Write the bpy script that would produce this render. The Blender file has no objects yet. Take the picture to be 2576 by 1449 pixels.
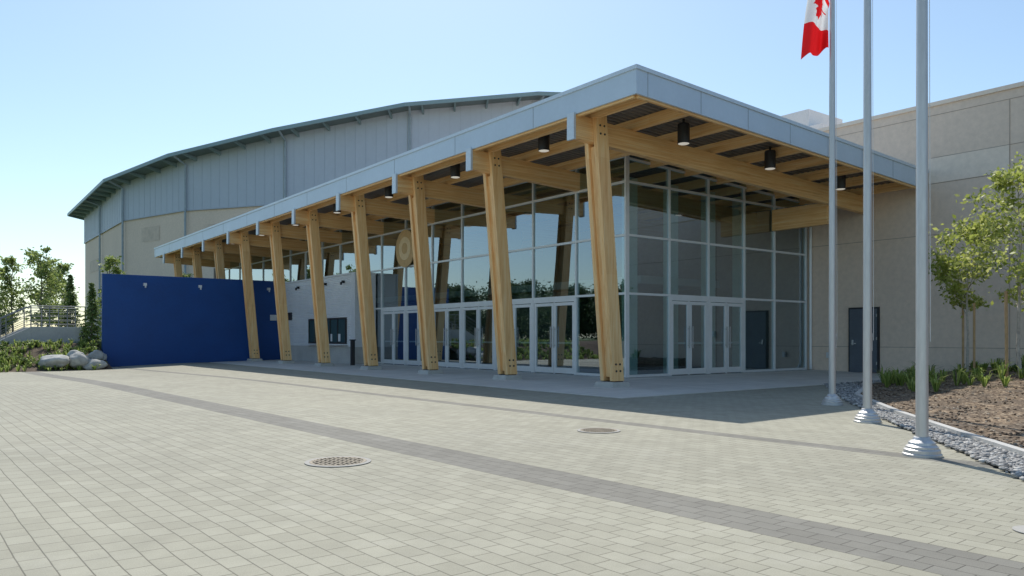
import bpy, math, random
import numpy as np
from mathutils import Vector
random.seed(4); rng=np.random.default_rng(7)
sc=bpy.context.scene
sc.view_settings.view_transform='Standard'
sc.view_settings.look='None'
sc.view_settings.exposure=0

# ------------------------------------------------------------------ materials
def newmat(name):
    m=bpy.data.materials.new(name); m.use_nodes=True
    nt=m.node_tree; b=nt.nodes['Principled BSDF']
    return m,nt,b
def N(nt,t,**kw):
    n=nt.nodes.new(t)
    for k,v in kw.items(): setattr(n,k,v)
    return n
def mixc(nt,fac,a,b,blend='MIX'):
    n=nt.nodes.new('ShaderNodeMix'); n.data_type='RGBA'; n.blend_type=blend
    for s,v in ((0,fac),(6,a),(7,b)):
        if isinstance(v,bpy.types.NodeSocket): nt.links.new(v,n.inputs[s])
        else: n.inputs[s].default_value=v if s==0 else (v[0],v[1],v[2],1)
    return n.outputs[2]
def math_n(nt,op,a,b=None,c=None):
    n=nt.nodes.new('ShaderNodeMath'); n.operation=op
    for i,v in enumerate((a,b,c)):
        if v is None: continue
        if isinstance(v,bpy.types.NodeSocket): nt.links.new(v,n.inputs[i])
        else: n.inputs[i].default_value=v
    return n.outputs[0]
def ocoord(nt,scale=(1,1,1)):
    tc=N(nt,'ShaderNodeTexCoord'); mp=N(nt,'ShaderNodeMapping')
    nt.links.new(tc.outputs['Object'],mp.inputs[0]); mp.inputs['Scale'].default_value=scale
    return mp.outputs[0]
def noise(nt,vec,scale,detail=4,rough=.6):
    n=N(nt,'ShaderNodeTexNoise'); n.inputs['Scale'].default_value=scale
    n.inputs['Detail'].default_value=detail; n.inputs['Roughness'].default_value=rough
    nt.links.new(vec,n.inputs['Vector']); return n.outputs['Fac']
def ramp(nt,fac,stops):
    r=N(nt,'ShaderNodeValToRGB'); nt.links.new(fac,r.inputs[0])
    e=r.color_ramp.elements
    while len(e)<len(stops): e.new(.5)
    for i,(p,c) in enumerate(stops):
        e[i].position=p; e[i].color=(c[0],c[1],c[2],1)
    return r.outputs[0]
def bump(nt,b,h,strength=.3,dist=.02):
    n=N(nt,'ShaderNodeBump'); n.inputs['Strength'].default_value=strength; n.inputs['Distance'].default_value=dist
    nt.links.new(h,n.inputs['Height']); nt.links.new(n.outputs[0],b.inputs['Normal'])
def mul(c,k): return tuple(x*k for x in c)
def simple(name,col,rough=.6,metal=0,var=.12,scale=2,stretch=(1,1,1),bmp=0,bscale=60,var2=.06):
    m,nt,b=newmat(name); v=ocoord(nt,stretch)
    f=noise(nt,v,scale,5)
    c=ramp(nt,f,[(.3,mul(col,1-var)),(.7,mul(col,1+var))])
    f2=noise(nt,v,scale*17,3)
    c2=mixc(nt,1.0,c,ramp(nt,f2,[(.3,(1-var2,)*3),(.7,(1+var2,)*3)]),'MULTIPLY')
    nt.links.new(c2,b.inputs['Base Color'])
    b.inputs['Roughness'].default_value=rough; b.inputs['Metallic'].default_value=metal
    if bmp: bump(nt,b,noise(nt,v,bscale,4),bmp,.01)
    return m
def wood(name,stretch,lam):
    m,nt,b=newmat(name); v=ocoord(nt,stretch)
    f=noise(nt,v,1.0,6,.65)
    c=ramp(nt,f,[(.28,(.80,.43,.16)),(.5,(.97,.62,.28)),(.72,(1.0,.75,.42))])
    vl=ocoord(nt,lam)
    w=N(nt,'ShaderNodeTexWhiteNoise'); w.noise_dimensions='3D'
    fl=N(nt,'ShaderNodeVectorMath',operation='FLOOR'); nt.links.new(vl,fl.inputs[0]); nt.links.new(fl.outputs[0],w.inputs['Vector'])
    c=mixc(nt,1.0,c,ramp(nt,w.outputs['Value'],[(0,(.88,.82,.77)),(1,(1.0,1.0,1.0))]),'MULTIPLY')
    fr=N(nt,'ShaderNodeVectorMath',operation='FRACTION'); nt.links.new(vl,fr.inputs[0])
    sp=N(nt,'ShaderNodeSeparateXYZ'); nt.links.new(fr.outputs[0],sp.inputs[0])
    ax=[i for i in range(3) if lam[i]==max(lam)][0]
    j=math_n(nt,'LESS_THAN',sp.outputs[ax],.07)
    c=mixc(nt,math_n(nt,'MULTIPLY',j,.4),c,(.42,.22,.08))
    vo=N(nt,'ShaderNodeTexVoronoi'); vo.inputs['Scale'].default_value=1.0
    nt.links.new(ocoord(nt,mul(stretch,.35)),vo.inputs['Vector'])
    k=ramp(nt,vo.outputs['Distance'],[(.03,(1,1,1)),(.09,(0,0,0))])
    c=mixc(nt,math_n(nt,'MULTIPLY',k,.5),c,(.25,.12,.04))
    nt.links.new(c,b.inputs['Base Color']); b.inputs['Roughness'].default_value=.5
    bump(nt,b,f,.15,.005)
    return m
W_Z=wood('glulam_vertical',(16,16,.9),(.01,22,.35))
W_X=wood('glulam_beam',(.9,16,20),(.3,.01,22))
W_Y=wood('glulam_joist',(16,.9,20),(.01,.3,20))
FASCIA=simple('fascia_metal',(.56,.66,.76),.42,.15,.05,.6,var2=.02)
TRIM=simple('trim_metal',(.63,.71,.78),.4,.2,.05,1)
SEAM=simple('panel_seam',(.26,.30,.33),.6,0,.05,1)
DECK=simple('dark_roof_deck',(.19,.19,.195),.45,.35,.15,1)
ROOFTOP=simple('roof_membrane',(.35,.36,.36),.8)
ALU=simple('anodised_aluminium',(.84,.86,.87),.38,.2,.04,3,var2=.02)
STEEL=simple('satin_steel',(.58,.58,.58),.42,.6,.06,2,(1,1,.15))
BLACK=simple('black_metal',(.035,.035,.038),.45,.3)
CONC=simple('concrete',(.50,.49,.46),.85,0,.12,1.2,bmp=.25,bscale=40)
CONCM=simple('cover_concrete',(.36,.35,.32),.85,0,.15,3)
CONCD=simple('concrete_foot',(.48,.47,.43),.9,0,.15,3,bmp=.3,bscale=40)
TANW=simple('tan_wall',(.80,.65,.53),.85,0,.04,.35,bmp=.15,bscale=90)
TANL=simple('tan_wall_light',(.88,.75,.63),.85,0,.03,.35)
TANA=simple('tan_wall_arena',(.82,.67,.55),.85,0,.04,.35)
TANS=simple('tan_seam',(.42,.34,.28),.9)
BLUEM=simple('blue_paint',(.004,.06,.25),.55,0,.10,.7,bmp=.2,bscale=50)
ARM=simple('blue_grey_siding',(.51,.57,.66),.55,.05,.03,.15,var2=.02)
ARRIB=simple('siding_rib',(.46,.515,.595),.55,.05,.03,.25,var2=.02)
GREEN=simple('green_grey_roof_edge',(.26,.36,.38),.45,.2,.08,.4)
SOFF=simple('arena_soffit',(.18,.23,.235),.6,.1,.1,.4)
DOORM=simple('grey_steel_door',(.12,.14,.17),.5,.1)
WHITEC=simple('white_corrugated',(.82,.83,.84),.45,.1,.05,1)
WPANEL=simple('white_panel',(.74,.75,.76),.5,.1,.05,1)
TEAL=simple('pale_green_strip',(.70,.88,.82),.6,0,.06,1)
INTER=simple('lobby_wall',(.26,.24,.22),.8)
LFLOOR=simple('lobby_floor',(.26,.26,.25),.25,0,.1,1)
ROCK=simple('boulder_stone',(.45,.45,.42),.9,0,.3,3,bmp=.6,bscale=14)
BARK=simple('bark',(.22,.18,.14),.9,0,.3,12,bmp=.4)
PBARK=simple('pale_bark',(.46,.42,.36),.8,0,.3,12)
STAKE=simple('wooden_stake',(.50,.33,.17),.8,0,.15,8)
SOIL=simple('bed_soil',(.095,.068,.045),.95,0,.35,3,bmp=.8,bscale=20,var2=.4)

def mulch():
    m,nt,b=newmat('mulch'); v=ocoord(nt)
    vo=N(nt,'ShaderNodeTexVoronoi'); vo.inputs['Scale'].default_value=26; nt.links.new(v,vo.inputs['Vector'])
    sp=N(nt,'ShaderNodeSeparateColor'); nt.links.new(vo.outputs['Color'],sp.inputs[0])
    c=ramp(nt,sp.outputs[0],[(0,(.055,.036,.022)),(.55,(.17,.122,.08)),(.85,(.28,.21,.145)),(1,(.40,.34,.26))])
    c=mixc(nt,1,c,ramp(nt,noise(nt,v,1.3),[(.35,(.65,.65,.65)),(.65,(1.25,1.2,1.1))]),'MULTIPLY')
    nt.links.new(c,b.inputs['Base Color']); b.inputs['Roughness'].default_value=.95
    bump(nt,b,sp.outputs[1],.9,.03); return m
MULCH=mulch()
def island(name,stops,rough=.8,trans=0):
    m,nt,b=newmat(name)
    g=N(nt,'ShaderNodeNewGeometry')
    c=ramp(nt,g.outputs['Random Per Island'],stops)
    nt.links.new(c,b.inputs['Base Color']); b.inputs['Roughness'].default_value=rough
    if trans:
        t=N(nt,'ShaderNodeBsdfTranslucent'); nt.links.new(c,t.inputs[0])
        mx=N(nt,'ShaderNodeMixShader'); mx.inputs[0].default_value=trans
        nt.links.new(b.outputs[0],mx.inputs[1]); nt.links.new(t.outputs[0],mx.inputs[2])
        nt.links.new(mx.outputs[0],nt.nodes['Material Output'].inputs[0])
    return m
PEB=island('river_rock',[(0,(.10,.10,.10)),(.4,(.26,.255,.245)),(.8,(.40,.39,.365)),(1,(.60,.58,.54))],.7)
LEAFY=island('young_leaves',[(0,(.22,.28,.05)),(.5,(.42,.48,.11)),(1,(.62,.64,.24))],.5,.5)
LEAFN=island('spring_leaves',[(0,(.13,.19,.05)),(.5,(.28,.36,.10)),(1,(.46,.52,.19))],.6,.5)
LEAFM=island('mid_leaves',[(0,(.06,.11,.03)),(.5,(.16,.24,.06)),(1,(.32,.40,.12))],.6,.4)
LEAFD=island('dark_leaves',[(0,(.03,.055,.02)),(.5,(.06,.105,.035)),(1,(.12,.18,.065))],.6,.25)
LEAFC=island('conifer_needles',[(0,(.018,.04,.016)),(.6,(.045,.09,.035)),(1,(.10,.17,.06))],.7,.2)
GRASS=island('strap_leaves',[(0,(.10,.16,.03)),(.5,(.28,.38,.08)),(1,(.54,.60,.20))],.5,.45)
CHIP=island('bark_chips',[(0,(.06,.035,.02)),(.6,(.18,.125,.08)),(1,(.46,.39,.30))],.9)

def glass():
    m,nt,b=newmat('curtain_wall_glass'); nt.nodes.remove(b)
    tr=N(nt,'ShaderNodeBsdfTransparent'); tr.inputs[0].default_value=(.50,.66,.66,1)
    gl=N(nt,'ShaderNodeBsdfGlossy'); gl.inputs['Roughness'].default_value=.0; gl.inputs[0].default_value=(.78,.88,.98,1)
    lw=N(nt,'ShaderNodeLayerWeight'); lw.inputs[0].default_value=.5
    f=math_n(nt,'ADD',math_n(nt,'MULTIPLY',math_n(nt,'POWER',lw.outputs['Facing'],3.0),.75),.34)
    nz=noise(nt,ocoord(nt),.5,1)
    bp=N(nt,'ShaderNodeBump'); bp.inputs['Strength'].default_value=.04; bp.inputs['Distance'].default_value=.05
    nt.links.new(nz,bp.inputs['Height']); nt.links.new(bp.outputs[0],gl.inputs['Normal'])
    mx=N(nt,'ShaderNodeMixShader'); nt.links.new(f,mx.inputs[0]); nt.links.new(tr.outputs[0],mx.inputs[1]); nt.links.new(gl.outputs[0],mx.inputs[2])
    nt.links.new(mx.outputs[0],nt.nodes['Material Output'].inputs[0]); return m
GLASS=glass()
def emis():
    m,nt,b=newmat('lamp_lens'); b.inputs['Base Color'].default_value=(.8,.78,.72,1)
    b.inputs['Emission Color'].default_value=(1,.92,.78,1); b.inputs['Emission Strength'].default_value=.35; return m
LENS=emis()
def pavers():
    m,nt,b=newmat('concrete_pavers')
    tc=N(nt,'ShaderNodeTexCoord'); sp=N(nt,'ShaderNodeSeparateXYZ'); nt.links.new(tc.outputs['Object'],sp.inputs[0])
    oc=tc.outputs['Object']
    wob=math_n(nt,'MULTIPLY',math_n(nt,'SUBTRACT',noise(nt,oc,.9,2),.5),.035)
    u=math_n(nt,'SUBTRACT',sp.outputs[1],math_n(nt,'MULTIPLY',sp.outputs[0],.03))
    v=math_n(nt,'ADD',sp.outputs[0],math_n(nt,'MULTIPLY',sp.outputs[1],.03))
    v=math_n(nt,'ADD',v,wob)
    cb=N(nt,'ShaderNodeCombineXYZ'); nt.links.new(u,cb.inputs[0]); nt.links.new(v,cb.inputs[1])
    br=N(nt,'ShaderNodeTexBrick'); nt.links.new(cb.outputs[0],br.inputs['Vector'])
    br.inputs['Scale'].default_value=1; br.inputs['Brick Width'].default_value=.225; br.inputs['Row Height'].default_value=.15
    br.inputs['Mortar Size'].default_value=.005; br.inputs['Mortar Smooth'].default_value=.5
    br.inputs['Color1'].default_value=(.322,.308,.240,1); br.inputs['Color2'].default_value=(.372,.358,.282,1); br.inputs['Mortar'].default_value=(.165,.155,.118,1)
    c=br.outputs['Color']
    def band(lo,hi): return math_n(nt,'MULTIPLY',math_n(nt,'GREATER_THAN',v,lo),math_n(nt,'LESS_THAN',v,hi))
    bb=math_n(nt,'ADD',band(4.5,5.1),band(8.55,8.85))
    c=mixc(nt,bb,c,mixc(nt,1.0,c,(.60,.60,.655),'MULTIPLY'))
    c=mixc(nt,1,c,ramp(nt,noise(nt,oc,.22,5),[(.3,(.89,.89,.89)),(.7,(1.08,1.08,1.07))]),'MULTIPLY')
    c=mixc(nt,1,c,ramp(nt,noise(nt,oc,2.5,6,.7),[(.3,(.90,.90,.90)),(.7,(1.08,1.08,1.08))]),'MULTIPLY')
    c=mixc(nt,1,c,ramp(nt,noise(nt,oc,120,3,.8),[(.3,(.82,.82,.82)),(.7,(1.14,1.14,1.14))]),'MULTIPLY')
    ef=ramp(nt,noise(nt,oc,.55,7,.75),[(.56,(0,0,0)),(.72,(1,1,1))])
    c=mixc(nt,math_n(nt,'MULTIPLY',ef,.22),c,(.50,.485,.43))
    nt.links.new(c,b.inputs['Base Color']); b.inputs['Roughness'].default_value=.85
    h=math_n(nt,'ADD',math_n(nt,'MULTIPLY',br.outputs['Fac'],-1),math_n(nt,'MULTIPLY',noise(nt,oc,90,3),.25))
    bump(nt,b,h,.5,.006); return m
PAVE=pavers()
def slabmat():
    m,nt,b=newmat('apron_concrete'); oc=ocoord(nt)
    br=N(nt,'ShaderNodeTexBrick'); nt.links.new(oc,br.inputs['Vector']); br.offset=0
    br.inputs['Scale'].default_value=1; br.inputs['Brick Width'].default_value=2.19; br.inputs['Row Height'].default_value=2.19
    br.inputs['Mortar Size'].default_value=.008
    br.inputs['Color1'].default_value=(.62,.60,.55,1); br.inputs['Color2'].default_value=(.65,.63,.575,1); br.inputs['Mortar'].default_value=(.30,.29,.26,1)
    c=mixc(nt,1,br.outputs['Color'],ramp(nt,noise(nt,oc,1.1,6,.7),[(.3,(.86,.86,.86)),(.7,(1.08,1.08,1.08))]),'MULTIPLY')
    nt.links.new(c,b.inputs['Base Color']); b.inputs['Roughness'].default_value=.8; bump(nt,b,noise(nt,oc,70),.2,.005); return m
SLAB=slabmat()
def groundmat():
    m,nt,b=newmat('ground_grass'); oc=ocoord(nt)
    c=ramp(nt,noise(nt,oc,.8,8,.7),[(.3,(.05,.08,.025)),(.7,(.13,.15,.06))])
    nt.links.new(c,b.inputs['Base Color']); b.inputs['Roughness'].default_value=.95; return m
GROUND=groundmat()
RED=simple('flag_red',(.82,.012,.015),.7,0,.03,3); WHT=simple('flag_white',(.86,.86,.86),.7,0,.02,3)
for fm in (RED,WHT):
    nt=fm.node_tree; b=nt.nodes['Principled BSDF']; t=N(nt,'ShaderNodeBsdfTranslucent')
    nt.links.new(b.inputs['Base Color'].links[0].from_socket,t.inputs[0])
    mx=N(nt,'ShaderNodeMixShader'); mx.inputs[0].default_value=.45
    nt.links.new(b.outputs[0],mx.inputs[1]); nt.links.new(t.outputs[0],mx.inputs[2]); nt.links.new(mx.outputs[0],nt.nodes['Material Output'].inputs[0])

# ------------------------------------------------------------------ builders
def empty(name,loc=(0,0,0)):
    e=bpy.data.objects.new(name,None); sc.collection.objects.link(e); e.location=loc; e.empty_display_size=.3; return e
def mkobj(name,verts,faces,mats,parent=None,midx=None,smooth=False):
    me=bpy.data.meshes.new(name); me.from_pydata([tuple(v) for v in verts],[],[tuple(f) for f in faces])
    for m in mats: me.materials.append(m)
    if midx is not None: me.polygons.foreach_set('material_index',np.array(midx,dtype=np.int32))
    if smooth: me.polygons.foreach_set('use_smooth',np.ones(len(faces),dtype=bool))
    me.update()
    o=bpy.data.objects.new(name,me); sc.collection.objects.link(o)
    if parent: o.parent=parent
    return o
class B:
    def __init__(s): s.v=[];s.f=[];s.m=[]
    def hexa(s,p,m=0):
        n=len(s.v); s.v+=[tuple(q) for q in p]
        for f in ((3,2,1,0),(4,5,6,7),(0,1,5,4),(1,2,6,5),(2,3,7,6),(3,0,4,7)):
            s.f.append([n+i for i in f]); s.m.append(m)
    def box(s,x0,x1,y0,y1,z0,z1,m=0,sl=0,xr=12.5):
        a,b_=sl*(x0-xr),sl*(x1-xr)
        s.hexa([(x0,y0,z0+a),(x1,y0,z0+b_),(x1,y1,z0+b_),(x0,y1,z0+a),(x0,y0,z1+a),(x1,y0,z1+b_),(x1,y1,z1+b_),(x0,y1,z1+a)],m)
    def tube(s,p0,p1,r0,r1=None,n=10,m=0,cap=True):
        if r1 is None: r1=r0
        p0=Vector(p0);p1=Vector(p1);d=(p1-p0).normalized()
        a=d.orthogonal().normalized();b_=d.cross(a); k=len(s.v)
        for p,r in ((p0,r0),(p1,r1)):
            for i in range(n):
                t=2*math.pi*i/n; s.v.append(tuple(p+a*math.cos(t)*r+b_*math.sin(t)*r))
        for i in range(n):
            j=(i+1)%n; s.f.append([k+i,k+j,k+n+j,k+n+i]); s.m.append(m)
        if cap:
            s.f.append([k+i for i in range(n)][::-1]); s.m.append(m); s.f.append([k+n+i for i in range(n)]); s.m.append(m)
    def lathe(s,c,prof,n=24,m=0):
        k=len(s.v)
        for r,z in prof:
            for i in range(n):
                t=2*math.pi*i/n; s.v.append((c[0]+r*math.cos(t),c[1]+r*math.sin(t),c[2]+z))
        for a in range(len(prof)-1):
            for i in range(n):
                j=(i+1)%n; s.f.append([k+a*n+i,k+a*n+j,k+(a+1)*n+j,k+(a+1)*n+i]); s.m.append(m)
    def quad(s,pts,m=0):
        n=len(s.v); s.v+=[tuple(p) for p in pts]; s.f.append(list(range(n,n+len(pts)))); s.m.append(m)
    def build(s,name,mats,parent=None,smooth=False,bev=0):
        o=mkobj(name,s.v,s.f,mats,parent,s.m,smooth)
        if bev:
            md=o.modifiers.new('bevel','BEVEL'); md.width=bev; md.segments=2; md.limit_method='ANGLE'
        return o
def sstep(t): t=max(0,min(1,t)); return t*t*(3-2*t)

# ------------------------------------------------------------------ ground
gz=lambda x,y: -.16*sstep((y-22)/16)*sstep((11.5-x)/6)
xs=np.concatenate([[-900,-200,-60],np.arange(-30,40,1.5),[60,200,900]]); ys=np.concatenate([[-900,-200,-60],np.arange(-30,60,1.5),[90,300,1500]])
V=[(x,y,gz(x,y)-.35) for y in ys for x in xs]
nx=len(xs); F=[(j*nx+i,j*nx+i+1,(j+1)*nx+i+1,(j+1)*nx+i) for j in range(len(ys)-1) for i in range(nx-1)]
mkobj('ground',V,F,[GROUND])
xs=np.arange(-30,26.2,.8); ys=np.arange(-25,42.2,.8); nx=len(xs)
V=[(x,y,gz(x,y)) for y in ys for x in xs]
F=[(j*nx+i,j*nx+i+1,(j+1)*nx+i+1,(j+1)*nx+i) for j in range(len(ys)-1) for i in range(nx-1)]
mkobj('plaza_pavement',V,F,[PAVE])
b=B()
O=[(11.8,11.65,.012),(26.2,11.65,.012),(11.8,41.05,.012)]; I=[(16.3,15.9,.1),(26.2,15.9,.1),(16.3,41.05,.1)]
b.quad([O[0],O[1],I[1],I[0]]); b.quad([O[0],I[0],I[2],O[2]])
b.quad([(11.8,11.65,-.1),(26.2,11.65,-.1),O[1],O[0]]); b.quad([(11.8,41.05,-.1),(11.8,11.65,-.1),O[0],O[2]])
b.build('concrete_apron_pavement',[SLAB])

# ------------------------------------------------------------------ entrance building
SL=-.038; SR=-.04
E=empty('entrance_building')
CY=[14+4.38*k for k in range(10)]
b=B()
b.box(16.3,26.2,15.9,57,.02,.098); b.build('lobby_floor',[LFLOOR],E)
Y0,Y1,X0,X1=11.88,56,12.5,26.15
b=B(); b.box(X0+.05,X1,Y0+.05,Y1-.05,7.06,7.24,0,SR); b.build('roof_top',[ROOFTOP],E)
pit=.19; n=int((Y1-Y0-.2)/pit); prof=[]
for i in range(n):
    y=Y0+.1+i*pit; prof+=[(y,0),(y+.07,0),(y+.095,.05),(y+.165,.05)]
vs=[]
for y,z in prof:
    vs+=[(X0+.1,y,6.95+z),(X1,y,6.95+z+SR*(X1-X0))]
fs=[(2*i,2*i+1,2*i+3,2*i+2) for i in range(len(prof)-1)]
mkobj('corrugated_roof_deck',vs,fs,[DECK],E)
b=B()
b.box(X0,X0+.06,Y0,Y1,6.66,7.2,0); b.box(X0-.03,X0+.09,Y0-.03,Y1+.03,7.2,7.29,1)
b.box(X0+.06,X1,Y0,Y0+.06,6.66,7.2,0,SR); b.box(X0+.09,X1,Y0-.03,Y0+.09,7.2,7.29,1,SR)
b.box(X0+.06,X1,Y1-.06,Y1,6.66,7.2,0,SR); b.box(X0+.09,X1,Y1-.09,Y1+.03,7.2,7.29,1,SR)
x=X0+.36
while x<X1:
    b.box(x,x+.012,Y0-.004,Y0+.02,6.665,7.195,2,SR); x+=1.83
y=Y0+3.6
while y<Y1:
    b.box(X0-.004,X0+.02,y,y+.012,6.665,7.195,2); y+=3.66
b.build('roof_fascia',[FASCIA,TRIM,SEAM],E)
b=B(); b.box(X0+.065,X0+.14,Y0+.15,Y1-.1,6.61,6.9); b.build('edge_board',[W_Y],E)
b=B(); b.box(X0+.14,X1,Y0+.065,Y0+.14,6.61,6.9,0,SR); b.build('edge_board_side',[W_X],E)
bb=B(); cc=B(); pl=B(); ft=B(); st=B()
for i,y in enumerate(CY):
    bb.box(12.52,26.1,y-.1,y+.1,6.10,6.67,0,SL)
    cc.box(12.45,12.518,y-.125,y+.125,6.06,6.70,0)
    xb,xt=13.86,13.25; zb,zt=.2,6.80; w=.19
    for s in (-1,1):
        a0,a1=(y+s*.104,y+s*.235); a0,a1=min(a0,a1),max(a0,a1)
        pl.hexa([(xb-w,a0,zb),(xb+w,a0,zb),(xb+w,a1,zb),(xb-w,a1,zb),(xt-w,a0,zt),(xt+w,a0,zt),(xt+w,a1,zt),(xt-w,a1,zt)])
    zz=6.0; xz=xb+(xt-xb)*(zz-zb)/(zt-zb)
    pl.hexa([(xb-w+.07,y-.104,zb+.1),(xb+w-.07,y-.104,zb+.1),(xb+w-.07,y+.104,zb+.1),(xb-w+.07,y+.104,zb+.1),(xz-w+.07,y-.104,zz),(xz+w-.07,y-.104,zz),(xz+w-.07,y+.104,zz),(xz-w+.07,y+.104,zz)])
    for z in (.45,.62,6.28,6.48):
        for dx in (-.07,.07):
            xc=xb+(xt-xb)*(z-zb)/(zt-zb)+dx
            st.tube((xc,y-.25,z),(xc,y-.234,z),.026,n=8)
    g=.035 if y<41 else 0
    ft.hexa([(xb-.37,y-.37,g-.1),(xb+.37,y-.37,g-.1),(xb+.37,y+.37,g-.1),(xb-.37,y+.37,g-.1),(xb-.28,y-.30,.18),(xb+.28,y-.30,.18),(xb+.28,y+.30,.18),(xb-.28,y+.30,.18)])
    st.box(xb-.16,xb+.16,y-.22,y+.22,.18,.2)
bb.build('roof_beams',[W_X],E,bev=.006); cc.build('beam_end_caps',[TRIM],E); pl.build('leaning_timber_columns',[W_Z],E,bev=.008)
ft.build('column_footings',[CONCD],E,bev=.015); st.build('column_bolts',[BLACK],E)
b=B(); x=14.55
while x<26:
    b.box(x-.065,x+.065,Y0+.14,Y1-.1,6.672,6.945,0,SL); x+=1.6
b.box(13.05,13.18,Y0+.14,Y1-.1,6.672,6.945,0,SL)
b.build('roof_joists',[W_Y],E,bev=.004)
b=B(); b.box(23.9,24.1,14.1,16.2,5.05,5.78); b.build('short_side_beam',[W_Y],E,bev=.006)

GX,GY=16.67,16.25
LY=[GY+2.19*k for k in range(19)]; RX=[GX,18.55,20.45,22.35,24.1,26.1]
ZR=[2.60,4.34,5.93]
mu=B(); dr=B(); hd=B()
def FL(bd,s0,s1,n0,n1,z0,z1,m=0): bd.box(GX-n1,GX-n0,s0,s1,z0,z1,m)
def FR(bd,s0,s1,n0,n1,z0,z1,m=0): bd.box(s0,s1,GY-n1,GY-n0,z0,z1,m)
def door(fn,s0,s1):
    fn(dr,s0+.035,s1-.035,-.05,.045,2.45,2.565)
    fn(dr,s0+.035,s0+.09,-.05,.045,.1,2.45); fn(dr,s1-.09,s1-.035,-.05,.045,.1,2.45)
    mid=(s0+s1)/2; fn(dr,mid-.02,mid+.02,-.03,.025,.1,2.45)
    for a,c in ((s0+.1,mid-.028),(mid+.028,s1-.1)):
        fn(dr,a,a+.075,-.025,.035,.12,2.43); fn(dr,c-.075,c,-.025,.035,.12,2.43)
        fn(dr,a+.075,c-.075,-.025,.035,2.33,2.43); fn(dr,a+.075,c-.075,-.025,.035,.12,.30)
        fn(dr,a+.075,c-.075,-.10,-.06,1.08,1.14)
    for sgn in (-1,1):
        c=mid+sgn*.085
        fn(hd,c-.014,c+.014,.085,.113,.95,1.65); fn(hd,c-.014,c+.014,.035,.085,1.02,1.045); fn(hd,c-.014,c+.014,.035,.085,1.55,1.575)
topL=6.72
for i,y in enumerate(LY):
    FL(mu,y-.03,y+.03,-.10,.05,.1,topL)
for z in ZR: FL(mu,GY,LY[-1],-.09,.04,z-.035,z+.035)
FL(mu,GY,LY[-1],-.09,.042,6.66,6.73); FL(mu,GY+.03,LY[1]-.03,-.09,.042,.1,.17)
for i in range(7,18): FL(mu,LY[i],LY[i+1],-.09,.042,.1,.17)
for k in range(1,7): door(FL,LY[k],LY[k+1])
for x in RX[1:]:
    FR(mu,x-.03,x+.03,-.10,.05,.1,6.62+SR*(x-16.67))
for z in ZR: FR(mu,GX+.03,26.1,-.088,.038,z-.034,z+.034)
mu.box(GX,26.1,GY-.04,GY+.09,6.60,6.66,0,SR,16.67)
for a,c in ((0,1),(3,4),(4,5)): FR(mu,RX[a]+.03,RX[c]-.03,-.088,.04,.1,.17)
door(FR,RX[1],RX[2]); door(FR,RX[2],RX[3])
mu.build('curtain_wall_mullions',[ALU],E); dr.build('entrance_doors',[ALU],E); hd.build('door_pulls',[STEEL],E)
b=B(); b.quad([(GX,GY,.1),(GX,GY,6.74),(GX,LY[-1],6.74),(GX,LY[-1],.1)]); b.quad([(26.1,GY,.1),(26.1,GY,6.40),(GX,GY,6.74),(GX,GY,.1)])
b.build('curtain_wall_glass',[GLASS],E)
b=B()
for x in (17.95,19.9,21.85,23.6): b.box(x-.2,x+.2,17.2,17.5,.1,6.35)
b.build('lobby_pale_strips',[TEAL],E)  # pale green upright strips standing behind the side glass
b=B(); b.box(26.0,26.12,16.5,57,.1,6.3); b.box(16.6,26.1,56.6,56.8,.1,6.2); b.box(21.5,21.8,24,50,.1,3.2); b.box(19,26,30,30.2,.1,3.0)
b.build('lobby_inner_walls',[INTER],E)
b=B(); b.box(21.3,25.9,20,50,3.3,3.6,0); b.build('lobby_mezzanine',[WPANEL],E)
def disc(name,x,y,z,r,mat,mat2):
    b=B(); n=40
    b.tube((x,y,z),(x-.05,y,z),r,n=n,m=0); b.tube((x-.05,y,z),(x-.062,y,z),r*.62,n=n,m=1); b.tube((x-.062,y,z),(x-.07,y,z),r*.3,n=n,m=0)
    return b.build(name,[mat,mat2],E)
WD=simple('carved_wood',(.68,.46,.22),.6,0,.1,6); WD2=simple('carved_wood_light',(.90,.70,.42),.6,0,.1,6); SHADEW=simple('shaded_wood',(.07,.045,.03),.6)
disc('round_medallion',GX-.12,29.2,5.1,.8,WD,WD2)
disc('round_medallion_inside',18.6,24.4,5.15,.7,SHADEW,SHADEW)  # second disc, its shade painted in as a darker brown wood colour

def downlight(x,y,zt):
    b=B(); r=.155
    b.lathe((x,y,zt),[(.0,0),(r*.9,0),(r,-.03),(r,-.50),(r*.92,-.505)],24,0)
    b.lathe((x,y,zt),[(r*.92,-.505),(r*.7,-.52),(0.001,-.53)],24,1)
    b.tube((x,y,zt),(x,y,zt+.12),.03,n=8)
    return b.build('canopy_downlight',[BLACK,LENS],None)
for k in range(8): downlight(13.45,16.2+4.38*k,6.86)
for k in range(4): downlight(15.4+3.7*k,13.0,6.83+SR*(2.9+3.7*k))

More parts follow.
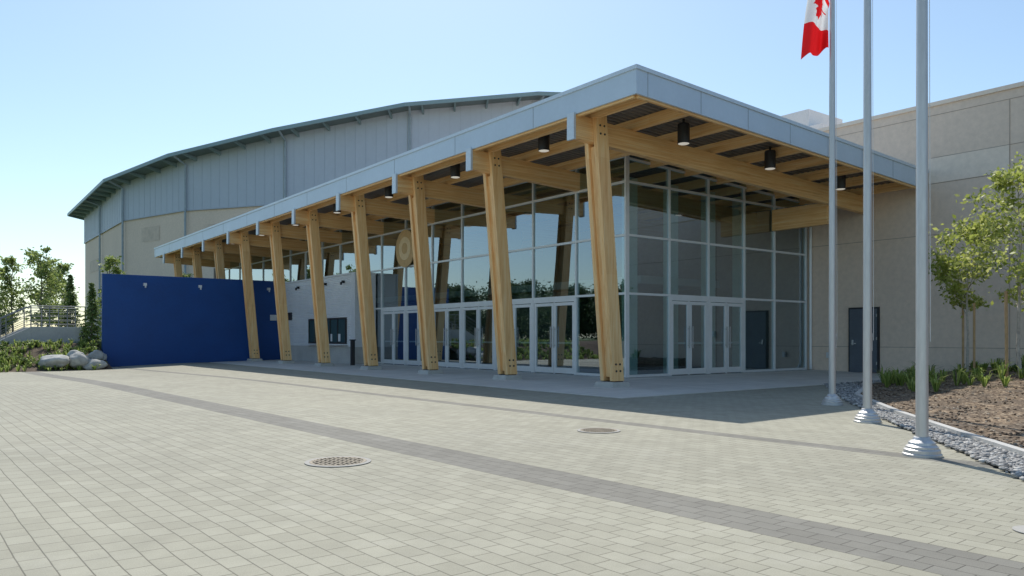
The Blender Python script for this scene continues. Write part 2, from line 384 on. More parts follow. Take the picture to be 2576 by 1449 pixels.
# ------------------------------------------------------------------ tan hall
H=empty('concrete_hall_building')
b=B(); b.box(26.2,60,-25,50,-.3,8.80,0); b.build('walls',[TANW],H)
b=B(); b.box(26.14,26.9,-25.05,50.05,8.80,8.93); b.build('parapet_coping',[TANL],H)
b=B()
yv=[15.95,12.1,9.5,4.4,-.8,-6]
for z in (7.12,6.28,4.62,.95): b.box(26.192,26.21,-24,11.8 if z>5 else 16.1,z,z+.018)
b.box(26.192,26.21,-24,20,8.5,8.515)
for y in yv[1:]: b.box(26.191,26.21,y,y+.018,.1,8.5)
b.build('panel_joints',[TANS],H)
b=B(); b.box(26.185,26.205,9.52,12.09,6.30,7.115); b.build('light_panel',[TANL],H)
D=empty('side_door'); D.parent=H
b=B(); b.box(26.13,26.2,13.5,14.6,.07,2.34); b.build('door_frame',[BLACK],D)
b=B(); b.box(26.10,26.13,13.56,14.54,.08,2.28); b.build('door_leaf',[DOORM],D)
b=B(); b.box(26.05,26.1,14.38,14.44,1.02,1.2); b.box(26.02,26.05,14.28,14.44,1.06,1.09)
for z in (.35,1.2,2.0): b.box(26.085,26.1,13.55,13.58,z,z+.1)
b.build('door_handle',[STEEL],D)
b=B(); b.tube((26.1,16.05,.3),(26.1,16.05,5.6),.05); b.tube((26.1,16.05,.3),(26.0,15.98,.12),.05); b.build('downspout',[ALU],H)
b=B(); b.box(26.05,26.19,15.3,15.4,.55,.75); b.box(26.05,26.19,12.0,12.1,1.3,1.55); b.build('wall_box',[WPANEL],H)
b=B(); b.box(28,30.5,17.3,19.6,8.8,10.35); b.box(27.8,29.2,16.6,17.3,8.8,9.6); b.build('rooftop_unit',[WPANEL],H)

# ------------------------------------------------------------------ arena
A=empty('arena_building')
P=[(34,128,15.9),(16.3,109,16.2),(16.3,85.6,16.5),(19.5,75.3,17.45),(25.4,66.3,18.75),(33.5,58.8,20.6),(42.7,53.0,21.85),(60,48,23.5),(90,60,20)]
zm=13.0
nr=[]
for i in range(len(P)-1):
    dx,dy=P[i+1][0]-P[i][0],P[i+1][1]-P[i][1]; L=math.hypot(dx,dy); nr.append((dy/L,-dx/L))
nr=[(a,c) if (a*(-1)+c*(-1))>0 else (-a,-c) for a,c in nr]
vn=[]
for i in range(len(P)):
    a=nr[max(0,i-1)]; c=nr[min(i,len(nr)-1)]; s=Vector((a[0]+c[0],a[1]+c[1])).normalized(); vn.append(s)
w1=B(); w2=B(); rb=B(); rf=B(); sf=B(); dsp=B()
for i in range(len(P)-1):
    p,q=P[i],P[i+1]; n=nr[i]
    w1.quad([(p[0],p[1],-.3),(q[0],q[1],-.3),(q[0],q[1],zm),(p[0],p[1],zm)])
    ax,ay=n[0]*.12,n[1]*.12
    w2.quad([(p[0]+ax,p[1]+ay,zm),(q[0]+ax,q[1]+ay,zm),(q[0]+ax,q[1]+ay,q[2]+.3),(p[0]+ax,p[1]+ay,p[2]+.3)])
    w2.quad([(p[0],p[1],zm),(q[0],q[1],zm),(q[0]+ax,q[1]+ay,zm),(p[0]+ax,p[1]+ay,zm)])
    L=math.hypot(q[0]-p[0],q[1]-p[1]); d=((q[0]-p[0])/L,(q[1]-p[1])/L)
    m=int(L/.9)
    for j in range(1,m):
        s=L*j/m; wd=.03 if j%5 else .07
        bx,by=p[0]+d[0]*s+n[0]*.12,p[1]+d[1]*s+n[1]*.12; zt=p[2]+(q[2]-p[2])*s/L+.25; pr=.018
        rb.hexa([(bx,by,zm),(bx+d[0]*wd,by+d[1]*wd,zm),(bx+d[0]*wd+n[0]*pr,by+d[1]*wd+n[1]*pr,zm),(bx+n[0]*pr,by+n[1]*pr,zm),
                 (bx,by,zt),(bx+d[0]*wd,by+d[1]*wd,zt),(bx+d[0]*wd+n[0]*pr,by+d[1]*wd+n[1]*pr,zt),(bx+n[0]*pr,by+n[1]*pr,zt)])
    b0=.16
    rf.hexa([(p[0]+n[0]*.1,p[1]+n[1]*.1,zm-.06),(q[0]+n[0]*.1,q[1]+n[1]*.1,zm-.06),(q[0]+n[0]*b0,q[1]+n[1]*b0,zm-.06),(p[0]+n[0]*b0,p[1]+n[1]*b0,zm-.06),
             (p[0]+n[0]*.1,p[1]+n[1]*.1,zm+.05),(q[0]+n[0]*.1,q[1]+n[1]*.1,zm+.05),(q[0]+n[0]*b0,q[1]+n[1]*b0,zm+.05),(p[0]+n[0]*b0,p[1]+n[1]*b0,zm+.05)],2)
    ov=2.0
    e0=(p[0]+vn[i].x*ov,p[1]+vn[i].y*ov); e1=(q[0]+vn[i+1].x*ov,q[1]+vn[i+1].y*ov)
    ze0,ze1=p[2]+.40,q[2]+.40
    f0=(p[0]+vn[i].x*(ov-.12),p[1]+vn[i].y*(ov-.12)); f1=(q[0]+vn[i+1].x*(ov-.12),q[1]+vn[i+1].y*(ov-.12))
    rf.hexa([(*e0,ze0-.32),(*e1,ze1-.32),(*f1,ze1-.32),(*f0,ze0-.32),(*e0,ze0),(*e1,ze1),(*f1,ze1),(*f0,ze0)],0)
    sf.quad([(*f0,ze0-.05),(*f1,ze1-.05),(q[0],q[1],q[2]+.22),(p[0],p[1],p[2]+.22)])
    rf.quad([(*f0,ze0-.01),(*f1,ze1-.01),(55,92,25)],0)
    m=max(2,int(L/2.4))
    for j in range(m):
        s=(j+.5)/m
        a0=Vector((p[0]+(q[0]-p[0])*s,p[1]+(q[1]-p[1])*s)); a1=Vector((f0[0]+(f1[0]-f0[0])*s,f0[1]+(f1[1]-f0[1])*s))
        z0=p[2]+(q[2]-p[2])*s+.2; z1=ze0+(ze1-ze0)*s-.06; t=Vector(d)*.07
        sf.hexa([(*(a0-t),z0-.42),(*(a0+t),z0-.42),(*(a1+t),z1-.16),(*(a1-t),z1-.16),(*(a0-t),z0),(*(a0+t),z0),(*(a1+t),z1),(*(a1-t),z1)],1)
def spout(i,fr):
    p,q=P[i],P[i+1]; n=nr[i]; x=p[0]+(q[0]-p[0])*fr+n[0]*.3; y=p[1]+(q[1]-p[1])*fr+n[1]*.3; zt=p[2]+(q[2]-p[2])*fr
    dsp.tube((x,y,1),(x,y,zt-.3),.10,n=8); dsp.tube((x,y,zt-.3),(x+n[0]*1.5,y+n[1]*1.5,zt+.2),.10,n=8)
for i,fr in ((1,.5),(2,.02),(3,.02),(4,.02),(5,.02),(6,.02)): spout(i,fr)
w1.build('lower_tan_walls',[TANA],A); w2.build('upper_metal_walls',[ARM],A); rb.build('siding_ribs',[ARRIB],A)
rf.build('roof_edge',[GREEN,TRIM,ARRIB],A); sf.build('roof_overhang',[SOFF,GREEN],A); dsp.build('downspouts',[simple('spout_paint',(.34,.41,.46),.5,.1)],A)
b=B()
for (i,s0,s1,z0,z1) in ((2,.3,.6,10.6,12),(3,.2,.55,10.2,11.6),(1,.15,.4,9,10.4),(1,.6,.75,7.5,8.6),(3,.6,.95,11.3,12.4),(1,.85,.95,6,7.2)):
    p,q=P[i],P[i+1]; n=nr[i]; f=lambda s,z:(p[0]+(q[0]-p[0])*s+n[0]*.03,p[1]+(q[1]-p[1])*s+n[1]*.03,z)
    b.quad([f(s0,z0),f(s1,z0),f(s1,z1),f(s0,z1)])
b.build('wall_patches',[simple('tan_patch',(.71,.58,.475),.85)],A)

# ------------------------------------------------------------------ blue wall
b=B(); b.box(6.9,15.55,41.2,41.5,-.3,4.29); bw=b.build('blue_wall',[BLUEM],bev=.01)
b=B(); b.box(6.88,15.55,41.19,41.51,4.29,4.33); b.build('wall_cap',[simple('blue_cap',(.03,.10,.34),.4)],bw)
b=B()
for x in (8.75,11.35,14.9): b.box(x-.07,x+.07,41.05,41.2,3.82,3.95); b.box(x-.03,x+.03,41.0,41.05,3.72,3.84)
b.box(15.0,15.35,41.15,41.2,2.2,2.5); b.build('wall_lights',[WPANEL],bw)

# ------------------------------------------------------------------ ticket booth
T=empty('ticket_booth'); bx=15.6; y0,y1=32.1,41.19
b=B(); b.box(bx+.04,16.62,y0,y1,.85,4.16); b.build('walls',[WPANEL],T)
b=B(); b.box(bx-.02,16.6,y0-.02,y1,.02,.85); b.build('concrete_base',[CONC],T)
vs=[];z=.86;pr=[]
while z<4.1: pr+=[(0,z),(0,z+.03),(.025,z+.045),(.025,z+.07)]; z+=.085
for dx,z in pr: vs+=[(bx+dx,y0+.35,z),(bx+dx,y1,z)]
mkobj('corrugated_cladding',vs,[(2*i,2*i+1,2*i+3,2*i+2) for i in range(len(pr)-1)],[WHITEC],T)
b=B(); b.box(bx-.03,bx+.05,y0-.02,y0+.35,.85,4.16); b.box(bx-.04,16.62,y0-.04,y1,4.16,4.24); b.build('corner_trim',[WPANEL],T)
b=B(); b.box(bx-.06,bx+.02,33.0,37.3,.98,1.05); b.box(bx-.06,bx+.02,33.0,37.3,2.13,2.2)
for i in range(6): y=33.0+i*.846; b.box(bx-.06,bx+.02,y,y+.06,1.05,2.13)
b.box(bx-.28,bx,32.9,37.4,.93,.98,1); b.build('window_frame',[BLACK,ALU],T)
b=B(); b.box(bx-.03,bx+.01,33.0,37.3,1.0,2.15)
m,nt,bs=newmat('dark_window'); bs.inputs['Base Color'].default_value=(.05,.09,.085,1); bs.inputs['Roughness'].default_value=.05
b.build('window_glass',[m],T)
b=B()
for y in (33.6,34.5,36.1): b.box(bx-.035,bx-.031,y,y+.28,1.1,1.45)
b.build('counter_notices',[WPANEL],T)
b=B()
for y in (33.2,35.2,38.6): b.box(bx-.12,bx,y,y+.1,3.8,3.92); b.box(bx-.2,bx-.12,y+.02,y+.08,3.72,3.85)
b.box(bx-.03,bx+.02,39.6,40.4,2.2,2.6); b.build('booth_lights',[BLACK],T)
b=B(); b.box(14.9,15.05,31.0,31.15,.05,1.15); b.box(14.87,15.08,30.97,31.18,1.15,1.2); b.build('door_operator_post',[BLACK])

# ------------------------------------------------------------------ flagpoles
def flagpole(x,y,h=10.5):
    e=empty('flagpole',(x,y,0))
    b=B(); b.lathe((0,0,0),[(.065,.1),(.062,2),(.055,6),(.035,h)],24); b.build('pole',[STEEL],e,smooth=True)
    b=B(); b.lathe((0,0,0),[(.20,-.02),(.20,.025),(.185,.035),(.185,.07),(.165,.085),(.165,.105),(.14,.125),(.135,.15),(.10,.175),(.085,.205),(.063,.21)],32); b.build('base_shoe',[STEEL],e)
    b=B(); b.box(.05,.10,-.02,.02,1.15,1.3); b.box(.08,.11,-.02,.02,1.09,1.36); b.build('cleat',[WPANEL],e)
    b=B(); b.tube((.085,-.05,1.25),(.06,-.04,h-.1),.004,n=5); b.build('halyard',[WPANEL],e)
    b=B(); b.lathe((0,0,h),[(.001,.18),(.06,.15),(.085,.09),(.06,.03),(.03,0)],16); b.build('finial',[STEEL],e,smooth=True)
    return e
p1=flagpole(13.93,8.11); flagpole(11.5,6.12); flagpole(8.73,4.03)
half=[(0,1.0),(.17,.68),(.36,.78),(.28,.28),(.55,.56),(.62,.42),(.9,.48),(.8,.18),(.93,.08),(.45,-.3),(.5,-.47),(.06,-.4),(.06,-.9)]
leaf=half+[(-a,c) for a,c in half[::-1]]
def inpoly(x,y,P_):
    r=False;j=len(P_)-1
    for i in range(len(P_)):
        if (P_[i][1]>y)!=(P_[j][1]>y) and x<(P_[j][0]-P_[i][0])*(y-P_[i][1])/(P_[j][1]-P_[i][1]+1e-12)+P_[i][0]: r=not r
        j=i
    return r
nu,nv=150,70; vs=[];fs=[];mi=[]
rt=Vector((.795,-.6066,0)); fw=Vector((.6066,.795,0))
for i in range(nu+1):
    for j in range(nv+1):
        u=i/nu; v=j/nv
        zh=8.45-.75*v
        zend=6.66+.16*v+.05*math.sin(v*9)
        z=zh-(zh-zend)*(u**1.75)
        left=(.12+.38*u**.8)*(1-v)+.02+.018*math.sin(v*11+u*3)
        dep=.07*math.sin(v*8+u*2.2)*min(1,u*3)+.03*math.sin(v*17+1+u)*u
        p=-rt*(left+.05)+fw*dep; vs.append((p.x,p.y,z))
for i in range(nu):
    for j in range(nv):
        a=i*(nv+1)+j; fs.append((a,a+nv+1,a+nv+2,a+1))
        u=(i+.5)/nu; v=(j+.5)/nv
        red=u<.25 or u>.75 or inpoly((u-.5)*2.3/.46,(.5-v)*1.15/.46,leaf)
        mi.append(0 if red else 1)
mkobj('canadian_flag',vs,fs,[RED,WHT],p1,mi,True)

# ------------------------------------------------------------------ drains
IRON=simple('rusty_cast_iron',(.20,.175,.135),.6,.4,.25,9); HOLE=simple('drain_hole',(.006,.006,.006),.9)
def drain(x,y,R):
    b=B(); z=gz(x,y)+.004
    b.lathe((x,y,z),[(R,0),(R,.006),(R*.86,.007),(R*.86,-.0)],40,2)
    b.lathe((x,y,z),[(R*.855,.001),(.001,.001)],40,1)
    b.lathe((x,y,z),[(R*.855,.001),(R*.855,.008),(R*.76,.008),(R*.76,.002)],40,0)
    n=11
    for i in range(1,n):
        c=-R*.76+2*R*.76*i/n; hl=math.sqrt(max(0,(R*.77)**2-c*c)); w=R*.026
        b.box(x+c-w,x+c+w,y-hl,y+hl,z+.002,z+.009)
    for c in (-.45,-.15,.15,.45):
        hl=math.sqrt((R*.77)**2-(c*R)**2); b.box(x-hl,x+hl,y+c*R-.012,y+c*R+.012,z+.0025,z+.0085)
    b.build('storm_drain_grate',[IRON,HOLE,CONCM])
drain(3.45,7.5,.34); drain(7.47,7.81,.30)
b=B(); b.lathe((5.93,1.98,.004),[(.15,0),(.15,.004),(.001,.005)],32); b.build('utility_cover',[CONCM])

# ------------------------------------------------------------------ right bed
Eg=[(26.1,10.7),(20.2,10.7),(16.0,8.75),(12.9,6.35),(10.6,4.35),(9.5,3.35),(5.8,0)]
Og=[(26.1,11.6),(19.6,11.6),(14.87,8.34),(11.5,5.7),(9.35,3.9),(7.95,2.75),(4.2,-.6)]
Fg=[(26.15,10.65),(26.15,9),(26.15,6.5),(26.1,3),(26,-1),(24,-5),(16,-10)]
def interp(L,t):
    i=min(int(t),len(L)-2); f=t-i; return (L[i][0]*(1-f)+L[i+1][0]*f,L[i][1]*(1-f)+L[i+1][1]*f)
bedz=lambda k:.05+.32*sstep(k*1.6)
vs=[];nk=16;nt_=60
for a in range(nt_+1):
    t=6*a/nt_; e=interp(Eg,t); f=interp(Fg,t)
    for k in range(nk+1):
        q=(k/nk)**1.5; vs.append((e[0]*(1-q)+f[0]*q,e[1]*(1-q)+f[1]*q,bedz(q)+.03*math.sin(a*1.7+k*2.1)*min(1,q*5)))
fs=[(a*(nk+1)+k,a*(nk+1)+k+1,(a+1)*(nk+1)+k+1,(a+1)*(nk+1)+k) for a in range(nt_) for k in range(nk)]
mkobj('mulch_bed',vs,fs,[MULCH],smooth=True)
def bedpt(t,q):
    e=interp(Eg,t); f=interp(Fg,t); return (e[0]*(1-q)+f[0]*q,e[1]*(1-q)+f[1]*q,bedz(q))
b=B()
for i in range(6):
    p,q=Eg[i],Eg[i+1]; d=Vector((q[0]-p[0],q[1]-p[1])).normalized(); n=Vector((-d.y,d.x))*.05
    b.hexa([(p[0]-n.x,p[1]-n.y,-.05),(q[0]-n.x,q[1]-n.y,-.05),(q[0]+n.x,q[1]+n.y,-.05),(p[0]+n.x,p[1]+n.y,-.05),
            (p[0]-n.x,p[1]-n.y,.085),(q[0]-n.x,q[1]-n.y,.085),(q[0]+n.x,q[1]+n.y,.085),(p[0]+n.x,p[1]+n.y,.085)])
b.build('bed_kerb',[CONC])
t_=(1+5**.5)/2
ico=np.array([(-1,t_,0),(1,t_,0),(-1,-t_,0),(1,-t_,0),(0,-1,t_),(0,1,t_),(0,-1,-t_),(0,1,-t_),(t_,0,-1),(t_,0,1),(-t_,0,-1),(-t_,0,1)])/math.sqrt(1+t_*t_)
icf=np.array([(0,11,5),(0,5,1),(0,1,7),(0,7,10),(0,10,11),(1,5,9),(5,11,4),(11,10,2),(10,7,6),(7,1,8),(3,9,4),(3,4,2),(3,2,6),(3,6,8),(3,8,9),(4,9,5),(2,4,11),(6,2,10),(8,6,7),(9,8,1)])
def stones(pts,smin,smax):
    n=len(pts); s=rng.uniform(smin,smax,n)
    v=ico[None]*(1+rng.uniform(-.15,.15,(n,12,1)))*np.stack([s,s*rng.uniform(.6,.95,n),s*rng.uniform(.4,.65,n)],1)[:,None,:]
    a=rng.uniform(0,6.28,n); c,s_=np.cos(a),np.sin(a)
    x=v[...,0]*c[:,None]-v[...,1]*s_[:,None]; y=v[...,0]*s_[:,None]+v[...,1]*c[:,None]
    v=np.stack([x,y,v[...,2]],-1)+pts[:,None,:]
    f=icf[None]+12*np.arange(n)[:,None,None]
    return v.reshape(-1,3),f.reshape(-1,3)
pts=[]
segL=[math.dist(Og[i],Og[i+1]) for i in range(6)]
dens=[140,260,400,560,700,700]
for i in range(6):
    for _ in range(int(segL[i]*dens[i])):
        t=i+random.random(); q=random.random(); o=interp(Og,t); e=interp(Eg,t)
        q=q*1.03-.03 if random.random()<.985 else -random.random()*.12
        pts.append((o[0]*(1-q)+e[0]*q,o[1]*(1-q)+e[1]*q,.018+random.random()*.02))
v,f=stones(np.array(pts),.016,.042)
mkobj('river_rock_gravel',v.tolist(),f.tolist(),[PEB],smooth=True)
b=B()
for i in range(6): b.quad([(*Og[i],.006),(*Og[i+1],.006),(*Eg[i+1],.006),(*Eg[i],.006)])
b.build('gravel_bed',[simple('gravel_base',(.12,.12,.115),.95,0,.4,20)])
pts=[]
for _ in range(6000):
    p=bedpt(random.uniform(1.2,6),random.random()**1.5); pts.append((p[0],p[1],p[2]+.005))
v,f=stones(np.array(pts),.008,.035); mkobj('bark_mulch_chips',v.tolist(),f.tolist(),[CHIP])

def blades(centers,n,h,w,spread=.6):
    vs=[];fs=[]
    for c in centers:
        k0=random.uniform(.6,1.15)
        for _ in range(n):
            a=random.uniform(0,6.28); hh=k0*h*random.uniform(.5,1.1); r=spread*hh*random.uniform(.3,1.1)
            d=Vector((math.cos(a),math.sin(a),0)); s=Vector((-d.y,d.x,0))*w*random.uniform(.6,1.2)
            c0=Vector(c)+d*.03; c1=c0+d*r*.35+Vector((0,0,hh*.75)); c2=c0+d*r+Vector((0,0,hh*random.uniform(.55,1)))
            k=len(vs); vs+=[c0-s*.6,c0+s*.6,c1+s,c1-s,c2]; fs+=[(k,k+1,k+2,k+3),(k+3,k+2,k+4)]
    return vs,fs
cs=[]
for _ in range(40):
    t=random.uniform(.9,2.6); cs.append(bedpt(t,random.uniform(.15,.9)))
for _ in range(14): cs.append(bedpt(random.uniform(1.0,2.1),random.uniform(.05,.3)))
v,f=blades(cs,30,.46,.016,.9); mkobj('daylily_plants',v,f,[GRASS])
cs=[bedpt(random.uniform(1.4,3.2),random.uniform(.6,1)) for _ in range(30)]
v,f=blades(cs,30,.22,.02,1.2); mkobj('ground_cover_plants',v,f,[LEAFM])

# ------------------------------------------------------------------ trees
def leaves(cen,size,flat=.0):
    n=len(cen); u=rng.normal(size=(n,3)); u[:,2]*=(1-flat); u/=np.linalg.norm(u,axis=1)[:,None]
    w=rng.normal(size=(n,3)); w-=u*(w*u).sum(1)[:,None]; w/=np.linalg.norm(w,axis=1)[:,None]
    s=size*rng.uniform(.6,1.3,(n,1))
    v=np.stack([cen-u*s,cen+w*s*.55,cen+u*s,cen-w*s*.55],1).reshape(-1,3)
    return v,(np.arange(n*4).reshape(n,4))
def treemesh(name,h,cr,cb,nb,per,size,leafm,barkm,tr=.05,clump=.22,up=.5,sub=3,lean=0):
    b=B(); cen=[]
    pts=[Vector((0,0,0))]; n=7
    for i in range(1,n+1):
        pts.append(Vector((random.uniform(-.03,.03)*h*.4+lean*i/n,random.uniform(-.03,.03)*h*.4,h*.92*i/n)))
    for i in range(n): b.tube(pts[i],pts[i+1],tr*(1-i/n*.85),tr*(1-(i+1)/n*.85),6,cap=False)
    def at(z):
        f=z/(h*.92)*n; i=min(int(f),n-1); return pts[i].lerp(pts[i+1],f-i)
    for k in range(nb):
        z=h*(cb+(.9-cb)*(k+random.random())/nb); fz=(z/h-cb)/(1-cb)
        L=cr*(math.sin(math.pi*min(1,.25+fz*.75))**.8)*random.uniform(.55,1.15)
        a=random.uniform(0,6.28); d=Vector((math.cos(a),math.sin(a),up*random.uniform(.5,1.6))).normalized()
        p0=at(z); p1=p0+d*L*.55; p2=p1+(d+Vector((random.uniform(-.3,.3),random.uniform(-.3,.3),random.uniform(-.2,.5)))).normalized()*L*.5
        b.tube(p0,p1,tr*.32,tr*.2,5,cap=False); b.tube(p1,p2,tr*.2,tr*.06,5,cap=False)
        ends=[p2,p1.lerp(p2,.4)]
        for s in range(sub):
            q=p0.lerp(p2,random.uniform(.35,.95)); e=q+Vector((random.uniform(-1,1),random.uniform(-1,1),random.uniform(-.4,.8)))*L*.35
            b.tube(q,e,tr*.1,tr*.04,4,cap=False); ends.append(e); ends.append(q.lerp(e,.5))
        for e in ends:
            m=int(per*random.uniform(.4,1.5)); c=np.array(e)+rng.normal(size=(m,3))*clump*L*np.array([1,1,.8]); cen.append(c)
    cen=np.concatenate(cen); lv,lf=leaves(cen,size)
    nvv=len(b.v); vs=list(b.v)+lv.tolist(); fs=[list(x) for x in b.f]+(lf+nvv).tolist(); mi=b.m+[1]*len(lf)
    me=bpy.data.meshes.new(name); me.from_pydata([tuple(v) for v in vs],[],fs); me.materials.append(barkm); me.materials.append(leafm)
    me.polygons.foreach_set('material_index',np.array(mi,dtype=np.int32)); me.update(); return me
def conifer(name,h,r,size,dens=1.0,leafm=LEAFC):
    b=B(); b.tube((0,0,0),(0,0,h),h*.014+.03,.01,6); cen=[]
    z=h*.06
    while z<h:
        R=r*(1-z/h)**.85+.05; m=max(4,int(9*dens))
        for k in range(m):
            a=random.uniform(0,6.28); L=R*random.uniform(.6,1.15); q=int(16*dens*max(.35,L/r))+5
            s=rng.uniform(.1,1,q)**.7
            c=np.stack([np.cos(a)*s*L,np.sin(a)*s*L,z+ (.15*L*s-.35*L*s*s)],1)+rng.normal(size=(q,3))*.07*(h/6)*np.array([1,1,.7]); cen.append(c)
        z+=h*.032*random.uniform(.8,1.2)
    cen=np.concatenate(cen); lv,lf=leaves(cen,size,.5); n=len(b.v)
    me=bpy.data.meshes.new(name); me.from_pydata([tuple(v) for v in b.v]+[tuple(v) for v in lv.tolist()],[],[list(x) for x in b.f]+(lf+n).tolist())
    me.materials.append(BARK); me.materials.append(leafm); me.polygons.foreach_set('material_index',np.array([0]*len(b.f)+[1]*len(lf),dtype=np.int32)); me.update(); return me
def place(name,me,loc,rot=0,s=1,parent=None,sz=None):
    o=bpy.data.objects.new(name,me); sc.collection.objects.link(o); o.location=loc; o.rotation_euler=(0,0,rot); o.scale=(s,s,sz or s)
    if parent: o.parent=parent
    return o
t1=treemesh('young_birch',4.1,1.3,.36,20,13,.066,LEAFY,PBARK,.04,.13,.6,4)
t2=treemesh('young_birch_b',5.3,1.45,.30,26,14,.066,LEAFY,PBARK,.045,.13,.7,4)
o=place('young_tree',t1,(22.4,9.15,.3),.4)
b=B(); b.tube((.35,.1,0),(.38,.1,1.9),.03,n=8); b.tube((-.3,-.15,0),(-.3,-.15,1.9),.03,n=8); b.build('stakes',[STAKE],o)
o=place('young_tree',t2,(20.9,7.35,.3),2.0)
b=B(); b.tube((.3,.25,0),(.32,.25,2.1),.035,n=8); b.tube((-.35,-.2,0),(-.35,-.2,2.1),.035,n=8); b.build('stakes',[STAKE],o)

dA=treemesh('deciduous_a',7,1.8,.10,26,11,.12,LEAFN,BARK,.09,.17,.9,3)
dB=treemesh('deciduous_b',6,1.15,.10,24,10,.11,LEAFN,BARK,.07,.17,1.3,3)
dC=treemesh('deciduous_c',9,4.0,.2,40,85,.2,LEAFD,BARK,.16,.22,.5,3)
cA=conifer('conifer_a',5,1.0,.09,1.2,LEAFM); cB=conifer('conifer_b',13,2.6,.22,1.3)
for me,x,y,s in ((dB,4.9,62,1.0),(dA,6.1,57,.86),(dA,7.2,63.5,.84),(dB,8.3,66,1.02),(dB,3.9,60,.85),(dB,9.9,56.5,.98),(dB,15.9,62,.9),(dA,2.9,64,.8)):
    place('deciduous_tree',me,(x,y,1.1),random.uniform(0,6),s)
place('conifer_tree',cA,(6.72,43.0,.9),1,.62); place('conifer_tree',cA,(7.0,52,1.3),2,.74)
def mass(name,lst):
    e=empty(name)
    for i,(me,x,y,z,s) in enumerate(lst): place('tree_%d'%i,me,(x,y,z),random.uniform(0,6),s,e)
L=[]
for i in range(30):
    x=-70+i*2.8+random.uniform(-2,2)
    if x<16: L.append((dC,x,190+random.uniform(-8,14),.2,random.uniform(.5,.8)))
mass('distant_tree_row',L)
L=[]
for i in range(34):
    y=25+i*3.6; L.append((random.choice([dC,dC,cB,dC]),-26+random.uniform(-5,4),y,-.3,random.uniform(.5,.95)))
mass('plaza_far_side_trees',L)
L=[]
for i in range(24): L.append((random.choice([dC,cB,dC]),18+i*4.0+random.uniform(-2,2),-32+random.uniform(-4,3)+i*.2,-.3,random.uniform(.8,1.2)))
mass('street_side_trees',L)

# ------------------------------------------------------------------ left bank, stairs, boulders
xs=np.arange(-40,7.0,.45); xs[-1]=6.85; ys=np.concatenate([np.arange(37.4,45.0,.35),np.array([50,60,80,120,160])])
def bankz(x,y):
    base=gz(x,min(y,41))-.02
    return base+1.12*sstep((y-38)/5.0)+.08*math.sin(x*1.9)*math.sin(y*2.3)*sstep((y-37.8)/1.5)*(1 if y<45 else 0)
V=[(x,y,bankz(x,y)) for y in ys for x in xs]; nx=len(xs)
F=[(j*nx+i,j*nx+i+1,(j+1)*nx+i+1,(j+1)*nx+i) for j in range(len(ys)-1) for i in range(nx-1)]
mi=[0 if ys[j]<45 else 1 for j in range(len(ys)-1) for i in range(nx-1)]
mkobj('planted_bank',V,F,[SOIL,GROUND],None,mi,True)
b=B(); b.box(6.86,26,41.6,160,-.3,1.1); b.build('upper_terrain',[GROUND])
cs=[]
for _ in range(420):
    x=random.uniform(-4,6.7); y=random.uniform(38.1,42.9)
    cs.append((x,y,bankz(x,y)-.02))
v,f=blades(cs,16,.36,.02,.8); mkobj('bank_grasses',v,f,[GRASS])
cs=[]
for _ in range(170):
    x=random.uniform(-4,6.8); y=random.uniform(38.6,42.6); cs.append((x,y,bankz(x,y)-.02))
v,f=blades(cs,26,.30,.035,1.1); mkobj('bank_shrubs',v,f,[LEAFM])
def boulder(x,y,z,sx,sy,sz,rot):
    import bmesh
    bm=bmesh.new(); bmesh.ops.create_icosphere(bm,subdivisions=3,radius=1)
    sd=random.uniform(0,50)
    from mathutils import noise as mn
    for vv in bm.verts:
        n=mn.noise(vv.co*1.1+Vector((sd,0,0)))*.35+mn.noise(vv.co*2.6+Vector((0,sd,0)))*.12
        vv.co*=1+n; vv.co.x*=sx; vv.co.y*=sy; vv.co.z*=sz
    me=bpy.data.meshes.new('boulder'); bm.to_mesh(me); bm.free(); me.materials.append(ROCK)
    for p in me.polygons: p.use_smooth=True
    o=bpy.data.objects.new('boulder',me); sc.collection.objects.link(o); o.location=(x,y,z); o.rotation_euler=(0,0,rot)
boulder(4.6,38.9,.22,.66,.45,.30,-.5); boulder(5.55,38.9,.28,.42,.38,.32,.3); boulder(6.15,38.75,.05,.45,.35,.27,.1)
boulder(6.3,39.6,.38,.35,.3,.3,.8); boulder(6.62,40.3,.25,.3,.3,.42,.2); boulder(5.6,40.1,.45,.4,.35,.26,1.8)

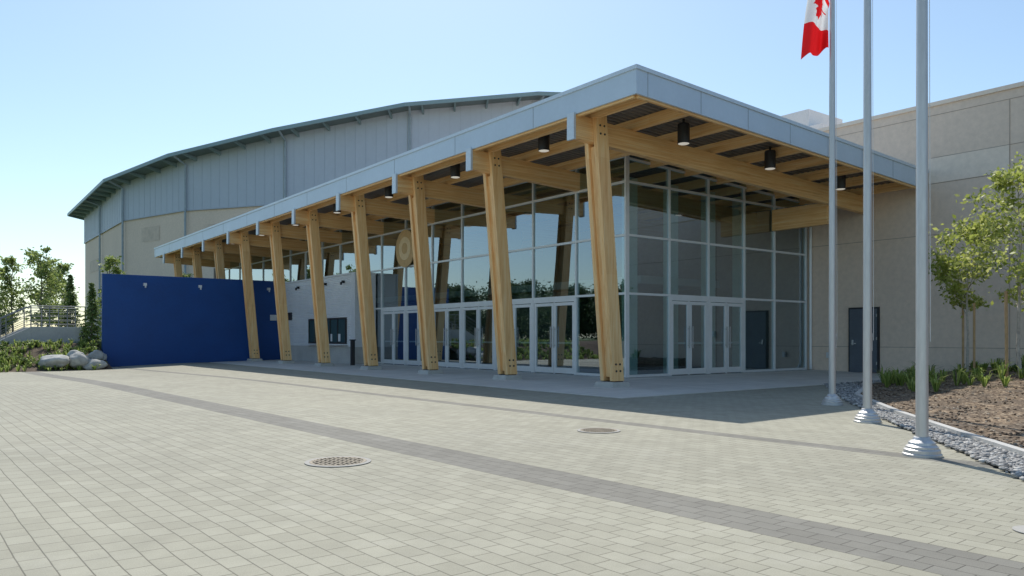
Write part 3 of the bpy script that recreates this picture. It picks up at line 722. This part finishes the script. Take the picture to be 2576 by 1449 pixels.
S=empty('concrete_staircase')
b=B(); b.box(4.2,6.5,43.6,46.4,.3,1.66); ns=8
for i in range(ns):
    x1=4.2-.30*i; b.box(x1-.30,x1,43.85,46.15,-.2,1.66-.165*(i+1))
for y0_,y1_ in ((43.35,43.598),(46.402,46.65)):
    b.hexa([(1.2,y0_,-.4),(4.2,y0_,.3),(4.2,y1_,.3),(1.2,y1_,-.4),(1.2,y0_,.22),(4.2,y0_,1.80),(4.2,y1_,1.80),(1.2,y1_,.22)])
    b.box(4.2,6.5,y0_,y1_,.3,1.80)
b.build('stair_concrete',[CONC],S,bev=.01)
b=B()
for y in (43.47,46.53):
    for hgt in (1.0,.78,.56,.34,.14):
        b.tube((4.2,y,1.8+hgt),(6.5,y,1.8+hgt),.028 if hgt==1.0 else .013,n=6)
        b.tube((4.2,y,1.8+hgt),(1.2,y,.22+hgt),.028 if hgt==1.0 else .013,n=6)
    for x in (4.2,4.97,5.73,6.5): b.tube((x,y,1.75),(x,y,2.8),.026,n=6)
    for x in (1.2,2.2,3.2): z=.22+(x-1.2)*.527; b.tube((x,y,z-.05),(x,y,z+1.0),.026,n=6)
b.build('stair_railing',[simple('grey_rail',(.24,.25,.25),.5,.4)],S)

# ------------------------------------------------------------------ light
sun=Vector((2.67,4.69,7.29)).normalized()
el=math.asin(sun.z); az=math.atan2(sun.x,sun.y)
ld=bpy.data.lights.new('sun','SUN'); ld.energy=4.4; ld.angle=math.radians(.5); ld.color=(1,.95,.87)
lo=bpy.data.objects.new('sun',ld); sc.collection.objects.link(lo); lo.rotation_euler=sun.to_track_quat('Z','Y').to_euler(); lo.location=(0,0,60)
w=bpy.data.worlds.new('World'); sc.world=w; w.use_nodes=True; nt=w.node_tree
sky=nt.nodes.new('ShaderNodeTexSky'); sky.sky_type='NISHITA'; sky.sun_disc=False; sky.sun_elevation=el; sky.sun_rotation=az
sky.air_density=1.0; sky.dust_density=.8; sky.ozone_density=1.3
tint=mixc(nt,1.0,sky.outputs[0],(1.01,1.08,1.05),'MULTIPLY')
nt.links.new(tint,nt.nodes['Background'].inputs[0]); nt.nodes['Background'].inputs[1].default_value=.15
# ------------------------------------------------------------------ camera
cd=bpy.data.cameras.new('camera'); cam=bpy.data.objects.new('camera',cd); sc.collection.objects.link(cam)
cam.location=(0,0,1.3); cam.rotation_euler=(math.radians(90),0,-math.atan2(.6066,.795))
cd.sensor_width=36; cd.lens=1950/2576*36; cd.shift_y=123.5/2576; cd.clip_end=3000; cd.clip_start=.05
sc.camera=cam
